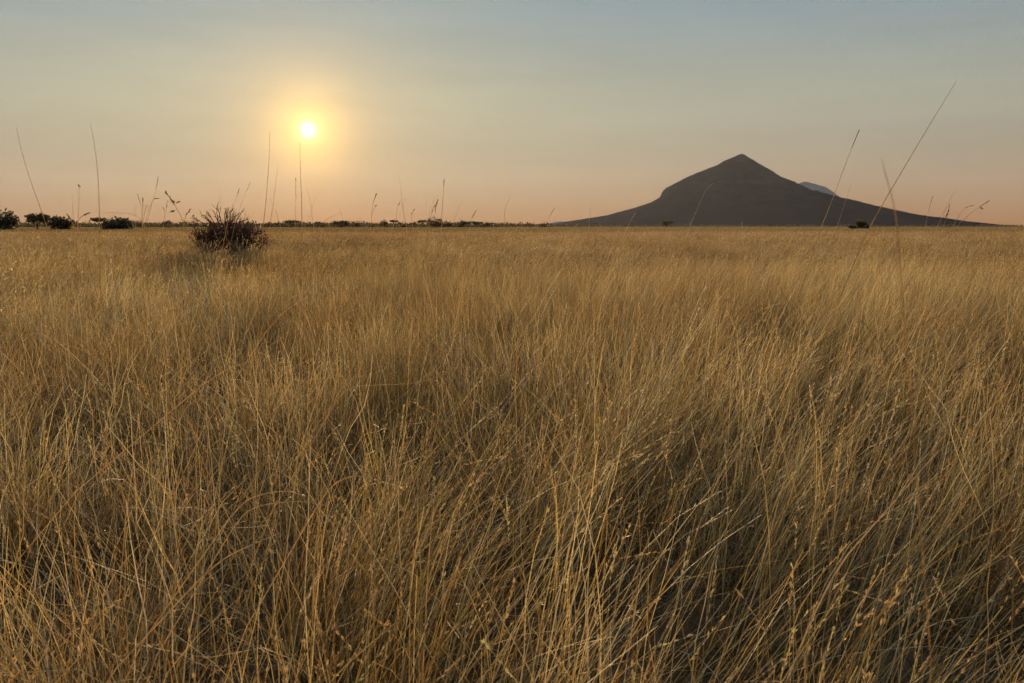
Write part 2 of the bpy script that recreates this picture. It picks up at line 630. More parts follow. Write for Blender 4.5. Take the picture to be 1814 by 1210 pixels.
def low_scrub(label, px, depth, w, h):
    o = at(px, 401, depth)
    root = empty('low_scrub', (o.x, o.y, 0))
    tb, lb = MB(), MB()
    for i in range(34):
        a = random.uniform(0, 2 * math.pi)
        r = random.uniform(0, w * .35)
        b = Vector((math.cos(a) * r, math.sin(a) * r * .7, 0))
        e = b + Vector((math.cos(a) * w * .2, math.sin(a) * w * .15, h * random.uniform(.7, 1.05))) + rvec() * .1
        pts = [b, b.lerp(e, .5) + rvec() * .05, e]
        tb.tube(pts, [.006, .004, .002], 4)
        for j in range(26):
            q = b.lerp(e, random.uniform(.45, 1.05)) + rvec() * .09
            s = random.uniform(.03, .06)
            lb.leaf(q, rvec() + Vector((0, 0, .6)), rvec(), s, s * .4)
    tb.build('branches', M_twig, root)
    lb.build('foliage', M_scrub, root)
    return tag(root, label, 'scrub', 'low rust-brown scrub in the grass')


M_scrub = leafy('rusty_scrub', (0.22, 0.125, 0.06), 0.4, 0.2, 8.0, 0.7, 0.1)
low_scrub('low rust-brown scrub just left of the dark thorn shrub', 318, 27.0, 2.0, .84)
low_scrub('low rust-brown scrub patch in the left middle distance', 262, 28.0, 1.9, .82)
low_scrub('small rust-brown scrub in front of the thorn shrub', 392, 22.0, 1.0, .74)

# ------------------------------------------------------------------ grass
PAL = np.array([
    (0.53, 0.37, 0.165), (0.46, 0.31, 0.135), (0.62, 0.47, 0.26), (0.38, 0.23, 0.085),
    (0.44, 0.34, 0.155), (0.30, 0.245, 0.11), (0.52, 0.47, 0.39), (0.25, 0.14, 0.06), (0.12, 0.075, 0.042), (0.68, 0.54, 0.34)])
PW = np.array([.19, .16, .15, .10, .10, .07, .06, .06, .03, .08])


class Blades:
    """collects ribbon blades (numpy) for one patch of grass"""

    def __init__(self):
        self.V, self.F, self.Cc, self.n = [], [], [], 0

    def add(self, V, Fc, col):
        self.V.append(V)
        self.F.append(Fc + self.n)
        self.Cc.append(col)
        self.n += len(V)

    def ribbons(self, b, S, H, th, aa, curve, wob, width, col, kink=0.0, tipw=0.25, heads=None, head_len=0.14, head_size=0.012, head_n=22, head_w=0.15):
        n = len(b)
        P = np.zeros((n, S + 1, 3))
        P[:, 0, :2] = b
        T = np.zeros((n, S + 1, 3))
        th, aa = th.copy(), aa.copy()
        T[:, 0] = np.stack([np.sin(th) * np.cos(aa), np.sin(th) * np.sin(aa), np.cos(th)], 1)
        for s in range(S):
            u = (s + 1) / S
            th = th + curve * u / S * 2 + rng.normal(0, wob, n)
            if kink > 0:
                th = th + (rng.uniform(0, 1, n) < kink) * rng.normal(0, 0.9, n)
            aa = aa + rng.normal(0, wob * 2.0, n)
            d = np.stack([np.sin(th) * np.cos(aa), np.sin(th) * np.sin(aa), np.cos(th)], 1)
            T[:, s + 1] = d
            P[:, s + 1] = P[:, s] + d * (H / S)[:, None]
        P[:, :, 2] = np.maximum(P[:, :, 2], 0.01)
        tw = rng.uniform(0, np.pi, n)
        side = np.stack([np.cos(tw), np.sin(tw), np.zeros(n)], 1)
        W = width * rng.uniform(0.55, 1.45, n)
        u = np.linspace(0, 1, S + 1)
        hw = 0.5 * W[:, None] * (1 - (1 - tipw) * u ** 1.6)[None, :]
        A = P + side[:, None, :] * hw[:, :, None]
        B = P - side[:, None, :] * hw[:, :, None]
        i0 = (np.arange(n)[:, None] * (S + 1) + np.arange(S)[None, :]) * 2
        self.add(np.stack([A, B], 2).reshape(-1, 3), np.stack([i0, i0 + 1, i0 + 3, i0 + 2], -1).reshape(-1, 4), np.repeat(col, (S + 1) * 2, 0))
        if heads is not None and len(heads):
            m = head_n
            K = len(heads)
            f = 1 - rng.uniform(0, 1, (K, m)) * np.clip(head_len / H[heads], 0, 0.5)[:, None]
            x = f * S
            k = np.clip(x.astype(int), 0, S - 1)
            fr = (x - k)[..., None]
            hi = heads[:, None]
            p = P[hi, k] * (1 - fr) + P[hi, k + 1] * fr
            d = T[hi, np.minimum(k + 1, S)] + rng.normal(0, 0.20, (K, m, 3))
            d /= np.linalg.norm(d, axis=-1)[..., None]
            sv = np.cross(d, rng.normal(0, 1, (K, m, 3)))
            sv /= np.linalg.norm(sv, axis=-1)[..., None] + 1e-9
            ln = head_size * rng.uniform(0.7, 1.5, (K, m, 1))
            wd = ln * head_w
            q = np.stack([p, p + d * ln * .5 + sv * wd, p + d * ln, p + d * ln * .5 - sv * wd], 2).reshape(-1, 3)
            j = np.arange(K * m)[:, None] * 4 + np.arange(4)[None, :]
            self.add(q, j, np.repeat(np.clip(col[heads] * .5 + np.array([.40, .30, .17]), 0, .72), m * 4, 0))  # cream put into the head colour to brighten the tips

    def arrays(self):
        return np.concatenate(self.V), np.concatenate(self.F), np.concatenate(self.Cc)


pw_gold = PW.copy()
pw_grey = np.array([.10, .08, .14, .03, .10, .10, .25, .05, .05, .10])
pw_rust = np.array([.08, .12, .02, .26, .02, .04, .0, .28, .18, .0])
pw_old_shade = np.array([.06, .10, .02, .20, .04, .06, .05, .24, .23, .0])  # old brown growth, weighted dark to paint shade between the clumps
protos = []


def cols(pal, n):
    return PAL[rng.choice(len(PAL), n, p=pal / pal.sum())] * rng.uniform(0.75, 1.25, (n, 1))


def patch(size, nclump, per, h, lean, splay, curve, wob, width, S=6, kink=0.0, grey=0.15, rust=0.15, heads=0.12, short=0.38, curl=0.06, fallen=0.05, clump_r=0.10, lean_az_sd=0.5, head_size=0.012, head_n=22, tall=0.05, tint_sd=0.16, gain=1.0):
    """one square patch of grass: clumps with their own lean, height and tint"""
    B = Blades()
    N0 = nclump
    half = size / 2
    cx = rng.uniform(-half, half, (N0, 2))
    ch = np.clip(rng.normal(1, 0.19, N0), 0.55, 1.4)
    cl = lean * np.clip(rng.normal(1, 0.35, N0), 0.1, 2)
    ca = rng.normal(0, lean_az_sd, N0)
    kind = rng.uniform(0, 1, N0)
    cn = rng.poisson(per * rng.uniform(0.35, 1.75, N0))
    ci = np.repeat(np.arange(N0), cn)
    n = len(ci)
    ang = rng.uniform(0, 2 * np.pi, n)
    rr = clump_r * np.sqrt(rng.uniform(0, 1, n)) * 1.2
    off = np.stack([np.cos(ang) * rr, np.sin(ang) * rr], 1)
    base = cx[ci] + off
    lv = np.stack([np.cos(ca[ci]) * cl[ci], np.sin(ca[ci]) * cl[ci]], 1) + rng.normal(0, splay, (n, 2)) + off / clump_r * 0.13
    th = np.arctan(np.linalg.norm(lv, axis=1))
    aa = np.arctan2(lv[:, 1], lv[:, 0])
    ct = np.clip(np.exp(rng.normal(0, tint_sd, N0)), .5, 1.6)[ci][:, None]
    gold, gr_, ru = cols(pw_gold, n), cols(pw_grey, n), cols(pw_rust, n)
    kk = kind[ci][:, None]
    col = gain * np.array([1.07, 1.14, 1.02]) * np.where(kk < grey, gr_ * .6 + gold * .4, np.where(kk > 1 - rust, ru * .8 + gold * .2, gold)) * ct
    u = rng.uniform(0, 1, n)
    st = np.where(u > short + curl + fallen)[0]
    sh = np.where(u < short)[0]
    cu = np.where((u >= short) & (u < short + curl))[0]
    fa = np.where((u >= short + curl) & (u < short + curl + fallen))[0]
    Hs = np.clip(rng.normal(h, h * 0.15, n), h * 0.4, h * 1.3) * ch[ci]
    Hs = np.where(rng.uniform(0, 1, n) < tall, Hs * 1.2, Hs)
    hd = np.where(rng.uniform(0, 1, len(st)) < heads * (0.4 + 1.2 * kind[ci[st]]))[0]
    B.ribbons(base[st], S, Hs[st], th[st], aa[st], np.abs(rng.normal(curve, curve * .7, len(st))), wob, width, col[st], kink, heads=hd, head_size=head_size, head_n=head_n)
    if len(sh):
        B.ribbons(base[sh], max(3, S - 1), Hs[sh] * rng.uniform(.35, .75, len(sh)), th[sh] * 1.5 + .1, aa[sh], np.abs(rng.normal(.5, .4, len(sh))), wob * 1.6, width * 1.25, cols(pw_old_shade, len(sh)) * .72, kink)  # short old blades darkened further: shade of the gaps put into their colour
    if len(cu):
        B.ribbons(base[cu], S + 2, Hs[cu] * rng.uniform(.45, .8, len(cu)), np.abs(rng.normal(.35, .3, len(cu))), rng.uniform(0, 6.3, len(cu)), np.abs(rng.normal(2.0, .9, len(cu))), .14, width * 1.7, cols(pw_grey, len(cu)), 0, tipw=.15)
    if len(fa):
        B.ribbons(base[fa], S, Hs[fa] * .9, np.abs(rng.normal(1.0, .25, len(fa))), rng.uniform(0, 6.3, len(fa)), np.abs(rng.normal(.5, .3, len(fa))), .14, width * 1.1, cols(pw_grey * .6 + pw_gold * .4, len(fa)), .06)
    protos.append(B.arrays())
    return len(protos) - 1


def emergent():
    B = Blades()
    n = 3
    B.ribbons(rng.normal(0, .08, (n, 2)), 9, np.clip(rng.normal(1.30, .22, n), .8, 1.8), np.abs(rng.normal(0, .13, n)), rng.uniform(0, 6.3, n), np.abs(rng.normal(.3, .2, n)), .035, .0024, cols(pw_rust, n), heads=np.array([0, 2]), head_len=.18, head_size=.012, head_n=18)
    protos.append(B.arrays())
    return len(protos) - 1


TN = 2.4
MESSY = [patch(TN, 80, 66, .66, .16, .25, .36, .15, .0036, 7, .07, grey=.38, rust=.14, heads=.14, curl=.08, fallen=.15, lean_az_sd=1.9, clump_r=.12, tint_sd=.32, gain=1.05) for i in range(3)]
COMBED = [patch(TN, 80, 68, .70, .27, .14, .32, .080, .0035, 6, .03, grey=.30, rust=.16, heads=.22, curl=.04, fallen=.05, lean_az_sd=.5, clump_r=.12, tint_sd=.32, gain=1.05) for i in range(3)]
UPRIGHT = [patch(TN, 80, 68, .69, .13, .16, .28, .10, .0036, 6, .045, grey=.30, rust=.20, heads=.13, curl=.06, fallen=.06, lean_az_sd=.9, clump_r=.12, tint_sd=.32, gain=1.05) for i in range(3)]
TM = 7.0  # farther patches: lower gain and more rust paint in the self-shadow they lack
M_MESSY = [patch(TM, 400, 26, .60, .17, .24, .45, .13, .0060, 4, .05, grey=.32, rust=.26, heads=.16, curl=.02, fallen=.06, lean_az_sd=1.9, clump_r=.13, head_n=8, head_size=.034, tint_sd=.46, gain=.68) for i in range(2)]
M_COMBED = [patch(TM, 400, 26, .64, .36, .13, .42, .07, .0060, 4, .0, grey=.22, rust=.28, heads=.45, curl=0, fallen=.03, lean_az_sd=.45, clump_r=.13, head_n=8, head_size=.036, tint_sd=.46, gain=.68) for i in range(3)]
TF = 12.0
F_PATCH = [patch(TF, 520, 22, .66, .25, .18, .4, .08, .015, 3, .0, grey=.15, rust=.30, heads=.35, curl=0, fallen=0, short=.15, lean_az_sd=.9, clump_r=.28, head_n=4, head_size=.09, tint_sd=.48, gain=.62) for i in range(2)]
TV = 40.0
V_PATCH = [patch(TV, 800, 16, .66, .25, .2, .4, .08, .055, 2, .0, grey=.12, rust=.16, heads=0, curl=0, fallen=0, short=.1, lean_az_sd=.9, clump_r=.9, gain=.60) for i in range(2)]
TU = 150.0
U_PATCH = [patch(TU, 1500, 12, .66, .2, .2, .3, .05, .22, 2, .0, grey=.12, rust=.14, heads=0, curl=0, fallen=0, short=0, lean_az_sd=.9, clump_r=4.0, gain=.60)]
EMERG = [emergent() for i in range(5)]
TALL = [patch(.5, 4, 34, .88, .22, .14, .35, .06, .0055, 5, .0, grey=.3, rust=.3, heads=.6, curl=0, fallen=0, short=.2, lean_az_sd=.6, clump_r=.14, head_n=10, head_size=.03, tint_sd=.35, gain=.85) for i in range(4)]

pts, rots, scls, idxs = [], [], [], []


def put(x, y, rz, s, i):
    pts.append((x, y, 0.0))
    rots.append((0.0, 0.0, rz))
    scls.append(s)
    idxs.append(i)


def tiles(size, y0, y1, half_deg, chooser, jit=0.06):
    """lay patches edge to edge over the band y0..y1; returns where the last row ends"""
    tn = math.tan(math.radians(half_deg))
    y = y0 + size / 2
    while y - size / 2 < y1:
        w = max(y + 3.0, 0) * tn + size * 0.8 + 2.0
        n = int(w / size) + 1
        shift = random.uniform(-.3, .3) * size
        for ix in range(-n, n + 1):
            x = ix * size + shift
            i, comb = chooser(x, y)
            rz = random.choice((0, 1, 2, 3)) * math.pi / 2 if not comb else random.uniform(-.16, .16)
            s = random.uniform(.94, 1.06)
            fl = -1 if comb and random.random() < .5 else 1
            put(x + random.uniform(-jit, jit) * size, y + random.uniform(-jit, jit) * size, rz, (1.07, 1.07 * fl, s * (1 + .16 * noise.noise(Vector((x * .10, y * .10, 4.0))))), i)
        y += size
    return y - size / 2


def side_of(x, y):
    return math.atan2(x, max(y, .8)) + 0.16 * noise.noise(Vector((x * .5, y * .5, 2.2)))


def near_pick(x, y):
    a = side_of(x, y)
    if a < -0.12:
        return random.choice(MESSY), False
    if a < 0.10:
        return random.choice(UPRIGHT), False
    return random.choice(COMBED), True


def mid_pick(x, y):
    if side_of(x, y) < -0.16:
        return random.choice(M_MESSY), False
    return random.choice(M_COMBED), True


ye = tiles(TN, -3.6, 19.0, 41, near_pick)
ye = tiles(TM, ye, 46.0, 40, mid_pick)
ye = tiles(TF, ye, 120.0, 39, lambda x, y: (random.choice(F_PATCH), True))
ye = tiles(TV, ye, 420.0, 38, lambda x, y: (random.choice(V_PATCH), True))
ye = tiles(TU, ye, 1500.0, 38, lambda x, y: (U_PATCH[0], False))
for i in range(360):
    y = 4.5 + 19 * random.random() ** 1.3
    x = random.uniform(-.72, .72) * y
    s = random.uniform(.55, 1.05)
    put(x, y, random.uniform(0, 6.3), (s, s, s), random.choice(EMERG))

k = 0
while k < 420:                                          # taller clumps break the level of the field
    y = 9 + 110 * random.random() ** 1.7
    x = random.uniform(-.72, .72) * y
    if noise.noise(Vector((x * .07, y * .07, 7.7))) + random.uniform(-.35, .35) < .05:
        continue
    s = random.uniform(.75, 1.15)
    put(x, y, random.uniform(-.5, .5), (s * 1.1, s * 1.1, s), random.choice(TALL))
    k += 1
for k in range(26):                                     # grass growing up round the thorn shrub
    a = random.uniform(0, 6.3)
    s = random.uniform(.75, 1.05)
    put(sb.x + math.cos(a) * 1.7 + random.uniform(-.3, .3), sb.y - 1.2 + math.sin(a) * 1.1, random.uniform(-.6, .6), (s, s, s), random.choice(TALL))

PTS, ROTS, SCL, IDX = (np.array(q) for q in (pts, rots, scls, idxs))

gm, gt, gp = new_mat('dry_grass')
at_ = gt.nodes.new('ShaderNodeAttribute')
at_.attribute_name = 'tint'
gg = gt.nodes.new('ShaderNodeNewGeometry')
gn = gt.nodes.new('ShaderNodeTexNoise')
gn.inputs['Scale'].default_value = 0.22
gn.inputs['Detail'].default_value = 4
gt.links.new(gg.outputs['Position'], gn.inputs['Vector'])
gr = gt.nodes.new('ShaderNodeValToRGB')
gr.color_ramp.elements[0].position = 0.33
gr.color_ramp.elements[0].color = (0.70, 0.58, 0.46, 1)
gr.color_ramp.elements[1].position = 0.66
gr.color_ramp.elements[1].color = (1.08, 1.06, 1.05, 1)
gt.links.new(gn.outputs[0], gr.inputs[0])
gx = gt.nodes.new('ShaderNodeMix')
gx.data_type = 'RGBA'
gx.blend_type = 'MULTIPLY'
gx.inputs[0].default_value = 1.0
gt.links.new(at_.outputs['Color'], gx.inputs[6])
gt.links.new(gr.outputs[0], gx.inputs[7])
gt.links.new(gx.outputs[2], gp.inputs['Base Color'])
gp.inputs['Roughness'].default_value = 0.62
gp.inputs['Specular IOR Level'].default_value = 0.14
gtr = gt.nodes.new('ShaderNodeBsdfTranslucent')
gt.links.new(gx.outputs[2], gtr.inputs[0])
gmx = gt.nodes.new('ShaderNodeMixShader')
gmx.inputs[0].default_value = 0.25
gt.links.new(gp.outputs[0], gmx.inputs[1])
gt.links.new(gtr.outputs[0], gmx.inputs[2])
gt.links.new(gmx.outputs[0], gt.nodes['Material Output'].inputs['Surface'])

npv = sum(len(a[0]) for a in protos)
allV = np.concatenate([a[0] for a in protos] + [PTS]).astype(np.float32)
off = 0
FL, PF, CL = [], [], []
for i, (v, f, c) in enumerate(protos):
    FL.append(f + off)
    PF.append(np.full(len(f), i))
    CL.append(c)
    off += len(v)
FL = np.concatenate(FL).astype(np.int32)
PF = np.concatenate(PF).astype(np.int32)
CL = np.concatenate(CL)
me = bpy.data.meshes.new('dry_grass')
me.vertices.add(len(allV))
me.vertices.foreach_set('co', allV.ravel())
me.loops.add(len(FL) * 4)
me.loops.foreach_set('vertex_index', FL.ravel())
me.polygons.add(len(FL))
me.polygons.foreach_set('loop_start', np.arange(len(FL), dtype=np.int32) * 4)
me.update(calc_edges=True)
nP = len(PTS)


def vattr(name, typ, key, proto_vals, pt_vals, dtype, width):
    a = me.attributes.new(name, typ, 'POINT')
    full = np.concatenate([proto_vals, pt_vals]).astype(dtype)
    a.data.foreach_set(key, full.ravel())


vattr('is_point', 'BOOLEAN', 'value', np.zeros(npv), np.ones(nP), bool, 1)
vattr('rot', 'FLOAT_VECTOR', 'vector', np.zeros((npv, 3)), ROTS, np.float32, 3)
vattr('scl', 'FLOAT_VECTOR', 'vector', np.ones((npv, 3)), SCL, np.float32, 3)
vattr('pick', 'INT', 'value', np.zeros(npv), IDX, np.int32, 1)
vattr('tint', 'FLOAT_COLOR', 'color', np.concatenate([CL, np.ones((npv, 1))], 1), np.ones((nP, 4)), np.float32, 4)
a = me.attributes.new('tuft', 'INT', 'FACE')
a.data.foreach_set('value', PF)
me.materials.append(gm)
grass = bpy.data.objects.new('dry_grass', me)
C.objects.link(grass)
tag(grass, 'dense golden dry grass covering the whole plain', 'grass', kind='stuff')

ng = bpy.data.node_groups.new('grass_scatter', 'GeometryNodeTree')
ng.interface.new_socket('Geometry', in_out='INPUT', socket_type='NodeSocketGeometry')
ng.interface.new_socket('Geometry', in_out='OUTPUT', socket_type='NodeSocketGeometry')
gi = ng.nodes.new('NodeGroupInput')
go = ng.nodes.new('NodeGroupOutput')


def named(name, typ):
    n = ng.nodes.new('GeometryNodeInputNamedAttribute')
    n.data_type = typ
    n.inputs['Name'].default_value = name
    return n.outputs['Attribute']


sg = ng.nodes.new('GeometryNodeSeparateGeometry')
sg.domain = 'POINT'
ng.links.new(gi.outputs[0], sg.inputs['Geometry'])
ng.links.new(named('is_point', 'BOOLEAN'), sg.inputs['Selection'])
sp = ng.nodes.new('GeometryNodeSplitToInstances')
sp.domain = 'FACE'
ng.links.new(sg.outputs['Inverted'], sp.inputs['Geometry'])
ng.links.new(named('tuft', 'INT'), sp.inputs['Group ID'])
ip = ng.nodes.new('GeometryNodeInstanceOnPoints')
ng.links.new(sg.outputs['Selection'], ip.inputs['Points'])
ng.links.new(sp.outputs[0], ip.inputs['Instance'])
ip.inputs['Pick Instance'].default_value = True
ng.links.new(named('pick', 'INT'), ip.inputs['Instance Index'])
er = ng.nodes.new('FunctionNodeEulerToRotation')
ng.links.new(named('rot', 'FLOAT_VECTOR'), er.inputs[0])
ng.links.new(er.outputs[0], ip.inputs['Rotation'])
ng.links.new(named('scl', 'FLOAT_VECTOR'), ip.inputs['Scale'])
ng.links.new(ip.outputs[0], go.inputs[0])
md = grass.modifiers.new('scatter', 'NODES')
md.node_group = ng
print('GRASS instances', nP, 'proto quads', len(FL))


# ------------------------------------------------------------------ single tall stems
def smooth_path(pts, n=14):
    """curve through the points, chord-length spaced so that uneven points do not overshoot"""
    P = [Vector(p) for p in pts]
    m = len(P)
    T = [0.0]
    for i in range(1, m):
        T.append(T[-1] + max((P[i] - P[i - 1]).length, 1e-6))
    D = []
    for i in range(m):
        if i == 0:
            D.append((P[1] - P[0]) / (T[1] - T[0]))
        elif i == m - 1:
            D.append((P[-1] - P[-2]) / (T[-1] - T[-2]))
        else:
            h0, h1 = T[i] - T[i - 1], T[i + 1] - T[i]
            D.append(((P[i] - P[i - 1]) / h0 * h1 + (P[i + 1] - P[i]) / h1 * h0) / (h0 + h1))
    out = []
    per = max(3, n // (m - 1))
    for i in range(m - 1):
        h = T[i + 1] - T[i]
        for j in range(per):
            u = j / per
            a, b_, c, d = 2 * u ** 3 - 3 * u * u + 1, u ** 3 - 2 * u * u + u, -2 * u ** 3 + 3 * u * u, u ** 3 - u * u
            out.append(P[i] * a + D[i] * (h * b_) + P[i + 1] * c + D[i + 1] * (h * d))
    out.append(P[-1])
    return out


def head(mb, path, frac, n, ln, spread, hang=0.0):
    """spikelets on the last FRAC of a stem"""
    m = len(path)
    for i in range(n):
        x = (1 - frac * random.random()) * (m - 1)
        k = min(int(x), m - 2)
        p = path[k].lerp(path[k + 1], x - k)
        d = (path[k + 1] - path[k]).normalized() + rvec() * spread + Vector((0, 0, -hang))
        s = ln * 0.68 * random.uniform(.7, 1.4)
        mb.leaf(p, d, rvec(), s, s * 0.32)
        mb.leaf(p, d, rvec(), s, s * 0.32)


def stem(label, px_pts, depth, rad, branches=(), seeds=None, mat=None, name='tall_grass_stem', root_drop=True, seedmat=None, group='tall stems standing above the grass'):
    """px_pts run from tip to base; the base is carried on down to the soil"""
    if name == 'tall_grass_stem' and depth > 1:
        depth *= 1.45
    P = [at(x, y, depth) for x, y in px_pts][::-1]
    if root_drop:
        d = (P[1] - P[0])
        slope = Vector((d.x, d.y, 0)) / max(d.z, 0.05)
        b = P[0] - slope * P[0].z * 0.6
        b.z = -0.02
        P = [b] + P
    path = smooth_path(P, 18)
    rad = rad * 0.74
    root = empty(name, (P[0].x, P[0].y, 0.0))
    o = Vector(root.location)
    mb = MB()
    n = len(path)
    mb.tube([q - o for q in path], [rad * (1 - 0.68 * (i / (n - 1)) ** 1.5) for i in range(n)], 5)
    for br in branches:
        bp = smooth_path([at(x, y, depth) for x, y in br][::-1], 8)
        mb.tube([q - o for q in bp], [rad * 0.6 * (1 - 0.6 * i / (len(bp) - 1)) for i in range(len(bp))], 4)
    mb.build('stalk', mat or M_stem, root)
    if seeds:
        frac, cnt, ln, spread = seeds[:4]
        sbm = MB()
        loc = [q - o for q in path]
        head(sbm, loc, frac, cnt, ln, spread, seeds[4] if len(seeds) > 4 else 0)
        k0 = int((n - 1) * (1 - frac))
        sbm.tube(loc[k0:], [rad * .75] * (n - k0), 4)
        sbm.build('seed_head', seedmat or M_seed, root)
        for br in branches:
            bp = [q - o for q in smooth_path([at(x, y, depth) for x, y in br][::-1], 8)]
            bm_ = MB()
            head(bm_, bp, 0.6, max(3, cnt // 2), ln, spread)
            bm_.tube(bp[len(bp) // 3:], [rad * .5] * (len(bp) - len(bp) // 3), 4)
            bm_.build('seed_head', seedmat or M_seed, root)
    return tag(root, label, 'grass stem', group)


stem('long thin bare stem leaning left, leftmost in the sky', [(29, 226), (37, 262), (54, 320), (75, 378), (84, 405)], 3.6, .0030)
stem('tall upright bare stem over the left trees, slightly curved', [(160, 219), (168, 262), (174, 320), (176, 385), (177, 480)], 3.4, .0032)
stem('tall bare stem left of the sun, right of the thorn shrub', [(478, 234), (476, 290), (472, 345), (467, 395)], 4.2, .0036)
stem('shorter bare stem between the two tall stems near the sun', [(493, 291), (486, 345), (479, 395)], 4.4, .0030)
stem('tall bare upright stem directly below the sun', [(531, 252), (532, 300), (534, 350), (535, 398)], 3.8, .0036)
stem('slender seeded stem just left of the stem below the sun', [(524, 314), (524, 350), (523, 395)], 5.0, .0024, seeds=(.35, 16, .020, .5))
stem('forked thin stem right of the sun with one side branch', [(539, 322), (547, 345), (551, 368), (555, 395)], 4.6, .0024, branches=[((567, 342), (556, 358), (549, 388))])
stem('thin stem leaning left beside the thorn shrub', [(475, 344), (485, 365), (495, 395)], 5.2, .0022)
stem('bare forked stem left of middle, leaning left', [(707, 314), (711, 345), (714, 372), (719, 396)], 4.4, .0028, branches=[((720, 350), (717, 358), (714, 371))])
stem('upright stem with a small seed head, tallest over the middle trees', [(787, 317), (785, 345), (782, 396)], 4.4, .0030, seeds=(.16, 9, .020, .35))
stem('arched thin stem bending right over the middle trees', [(780, 344), (769, 353), (763, 370), (759, 396)], 4.6, .0020)
stem('short stem with dark drooping seed head over the middle trees', [(773, 360), (768, 368), (764, 380), (761, 396)], 4.2, .0022, branches=[((776, 352), (771, 375), (769, 394))], seeds=(.5, 16, .026, .4, .4))
stem('thin straight short stem left of the dark drooping seed head', [(755, 352), (756, 372), (758, 396)], 4.8, .0020)
stem('seeded stem with an open tip left of the forked stem', [(666, 345), (661, 360), (657, 395)], 4.4, .0026, branches=[((667, 363), (662, 372), (658, 385))], seeds=(.28, 13, .022, .7))
stem('hooked stem with a small dark drooping tip', [(708, 359), (704, 366), (702, 380), (698, 396)], 4.4, .0022, seeds=(.18, 7, .020, .3, .3))
stem('short seeded stem right of the bare forked stem', [(733, 372), (729, 380), (731, 396)], 4.2, .0020, seeds=(.35, 7, .022, .4))
stem('thin slanting stem right of the middle trees', [(820, 354), (812, 370), (803, 396)], 4.8, .0020)
stem('small tufted stem over the flat canopy tree', [(845, 372), (838, 382), (834, 398)], 4.4, .0022, seeds=(.4, 10, .022, .7))
stem('thin curved stem alone right of the tree line', [(905, 350), (897, 362), (893, 397)], 4.6, .0022)
stem('low slanting crossed stem between sun and middle trees', [(606, 375), (590, 382), (574, 392), (565, 402)], 4.4, .0020, branches=[((601, 370), (606, 382), (611, 392))])
stem('seeded stem leaning right with a beaded tip, left of the shrub', [(280, 316), (275, 340), (268, 365), (260, 395)], 4.2, .0024, seeds=(.14, 9, .022, .4))
stem('seeded stem leaning left in the group left of the shrub', [(244, 346), (249, 362), (252, 396)], 4.2, .0022, seeds=(.30, 9, .020, .4))
stem('upright densely beaded stem in the group left of the shrub', [(253, 352), (253, 368), (253, 396)], 4.4, .0022, branches=[((260, 363), (256, 378), (254, 390))], seeds=(.35, 14, .022, .4))
stem('stem bending right with seeds along its tip, left of the shrub', [(282, 351), (274, 353), (267, 362), (258, 392)], 4.4, .0020, seeds=(.30, 9, .020, .4))
stem('leaning stem with large loose spikelets next to the shrub', [(293, 340), (302, 352), (311, 366), (325, 392)], 3.6, .0024, branches=[((306, 356), (298, 357)), ((315, 359), (309, 362)), ((306, 374), (314, 371))], seeds=(.45, 14, .030, .5))
stem('short forked seeded stem between two groups left of the shrub', [(297, 354), (294, 372), (290, 396)], 4.2, .0020, branches=[((287, 366), (291, 372), (292, 380))], seeds=(.25, 6, .020, .4))
stem('small seeded stem touching the left edge of the shrub', [(337, 371), (331, 380), (326, 396)], 4.0, .0022, branches=[((346, 380), (340, 385), (335, 396))], seeds=(.4, 12, .026, .6))
stem('upright stem topped by a small dark flower ball', [(140, 328), (140, 350), (138, 396)], 4.2, .0022, seeds=(.06, 14, .020, 1.2))
stem('thin bare short stem left of the stem with a flower ball', [(127, 344), (129, 370), (130, 396)], 4.2, .0022)
stem('low stem leaning right with a dark seed tuft at its end', [(156, 378), (147, 382), (137, 392)], 3.4, .0024, seeds=(.35, 16, .024, .5))
stem('short stem leaning left with a dark tuft below the flower ball', [(120, 381), (124, 387), (130, 398)], 3.6, .0022, seeds=(.35, 10, .022, .5))
stem('long thin stem arching low over the left dark bush', [(164, 380), (185, 377), (210, 377), (240, 382), (252, 391), (256, 402)], 4.0, .0018)
stem('slim upright stem left of the beaded stems', [(239, 361), (239, 378), (240, 396)], 4.4, .0018)
stem('thin stem rising from behind the shrub with beaded tip', [(424, 334), (418, 352), (409, 372), (402, 400)], 5.0, .0026, seeds=(.14, 8, .022, .4))
stem('thin plain stem rising over the right part of the shrub', [(443, 324), (434, 345), (425, 368), (415, 402)], 5.0, .0022, seeds=(.16, 5, .020, .25))
stem('fine bare stem rising over the left part of the shrub', [(391, 338), (389, 356), (393, 372), (398, 402)], 5.2, .0018)
stem('longest straight stem leaning far right over the mountain', [(1693, 146), (1650, 216), (1600, 300), (1545, 395), (1532, 420)], 3.6, .0046)
stem('stem with a dark bottle-brush seed spike right of the peak', [(1521, 233), (1509, 262), (1485, 325), (1468, 370), (1455, 402)], 3.8, .0034, seeds=(.17, 46, .022, .12))
stem('near blurred stem leaning left, crossing the longest stem', [(1561, 279), (1572, 320), (1583, 362), (1589, 400)], 0.70, .0008)
stem('faint thin stem right of the bottle-brush stem', [(1508, 328), (1498, 355), (1490, 380), (1482, 402)], 4.4, .0020)
stem('brown stem with a bent seeded tip in front of the mountain', [(1277, 322), (1264, 325), (1250, 338), (1240, 360), (1222, 400)], 4.2, .0024, seeds=(.20, 9, .020, .3))
stem('thin straight stem leaning right at the right foot of the mountain', [(1693, 334), (1680, 360), (1663, 396)], 4.2, .0022)
stem('dark seeded stem at the right foot of the mountain', [(1682, 364), (1679, 376), (1675, 388), (1672, 400)], 3.8, .0024, seeds=(.5, 18, .028, .45))
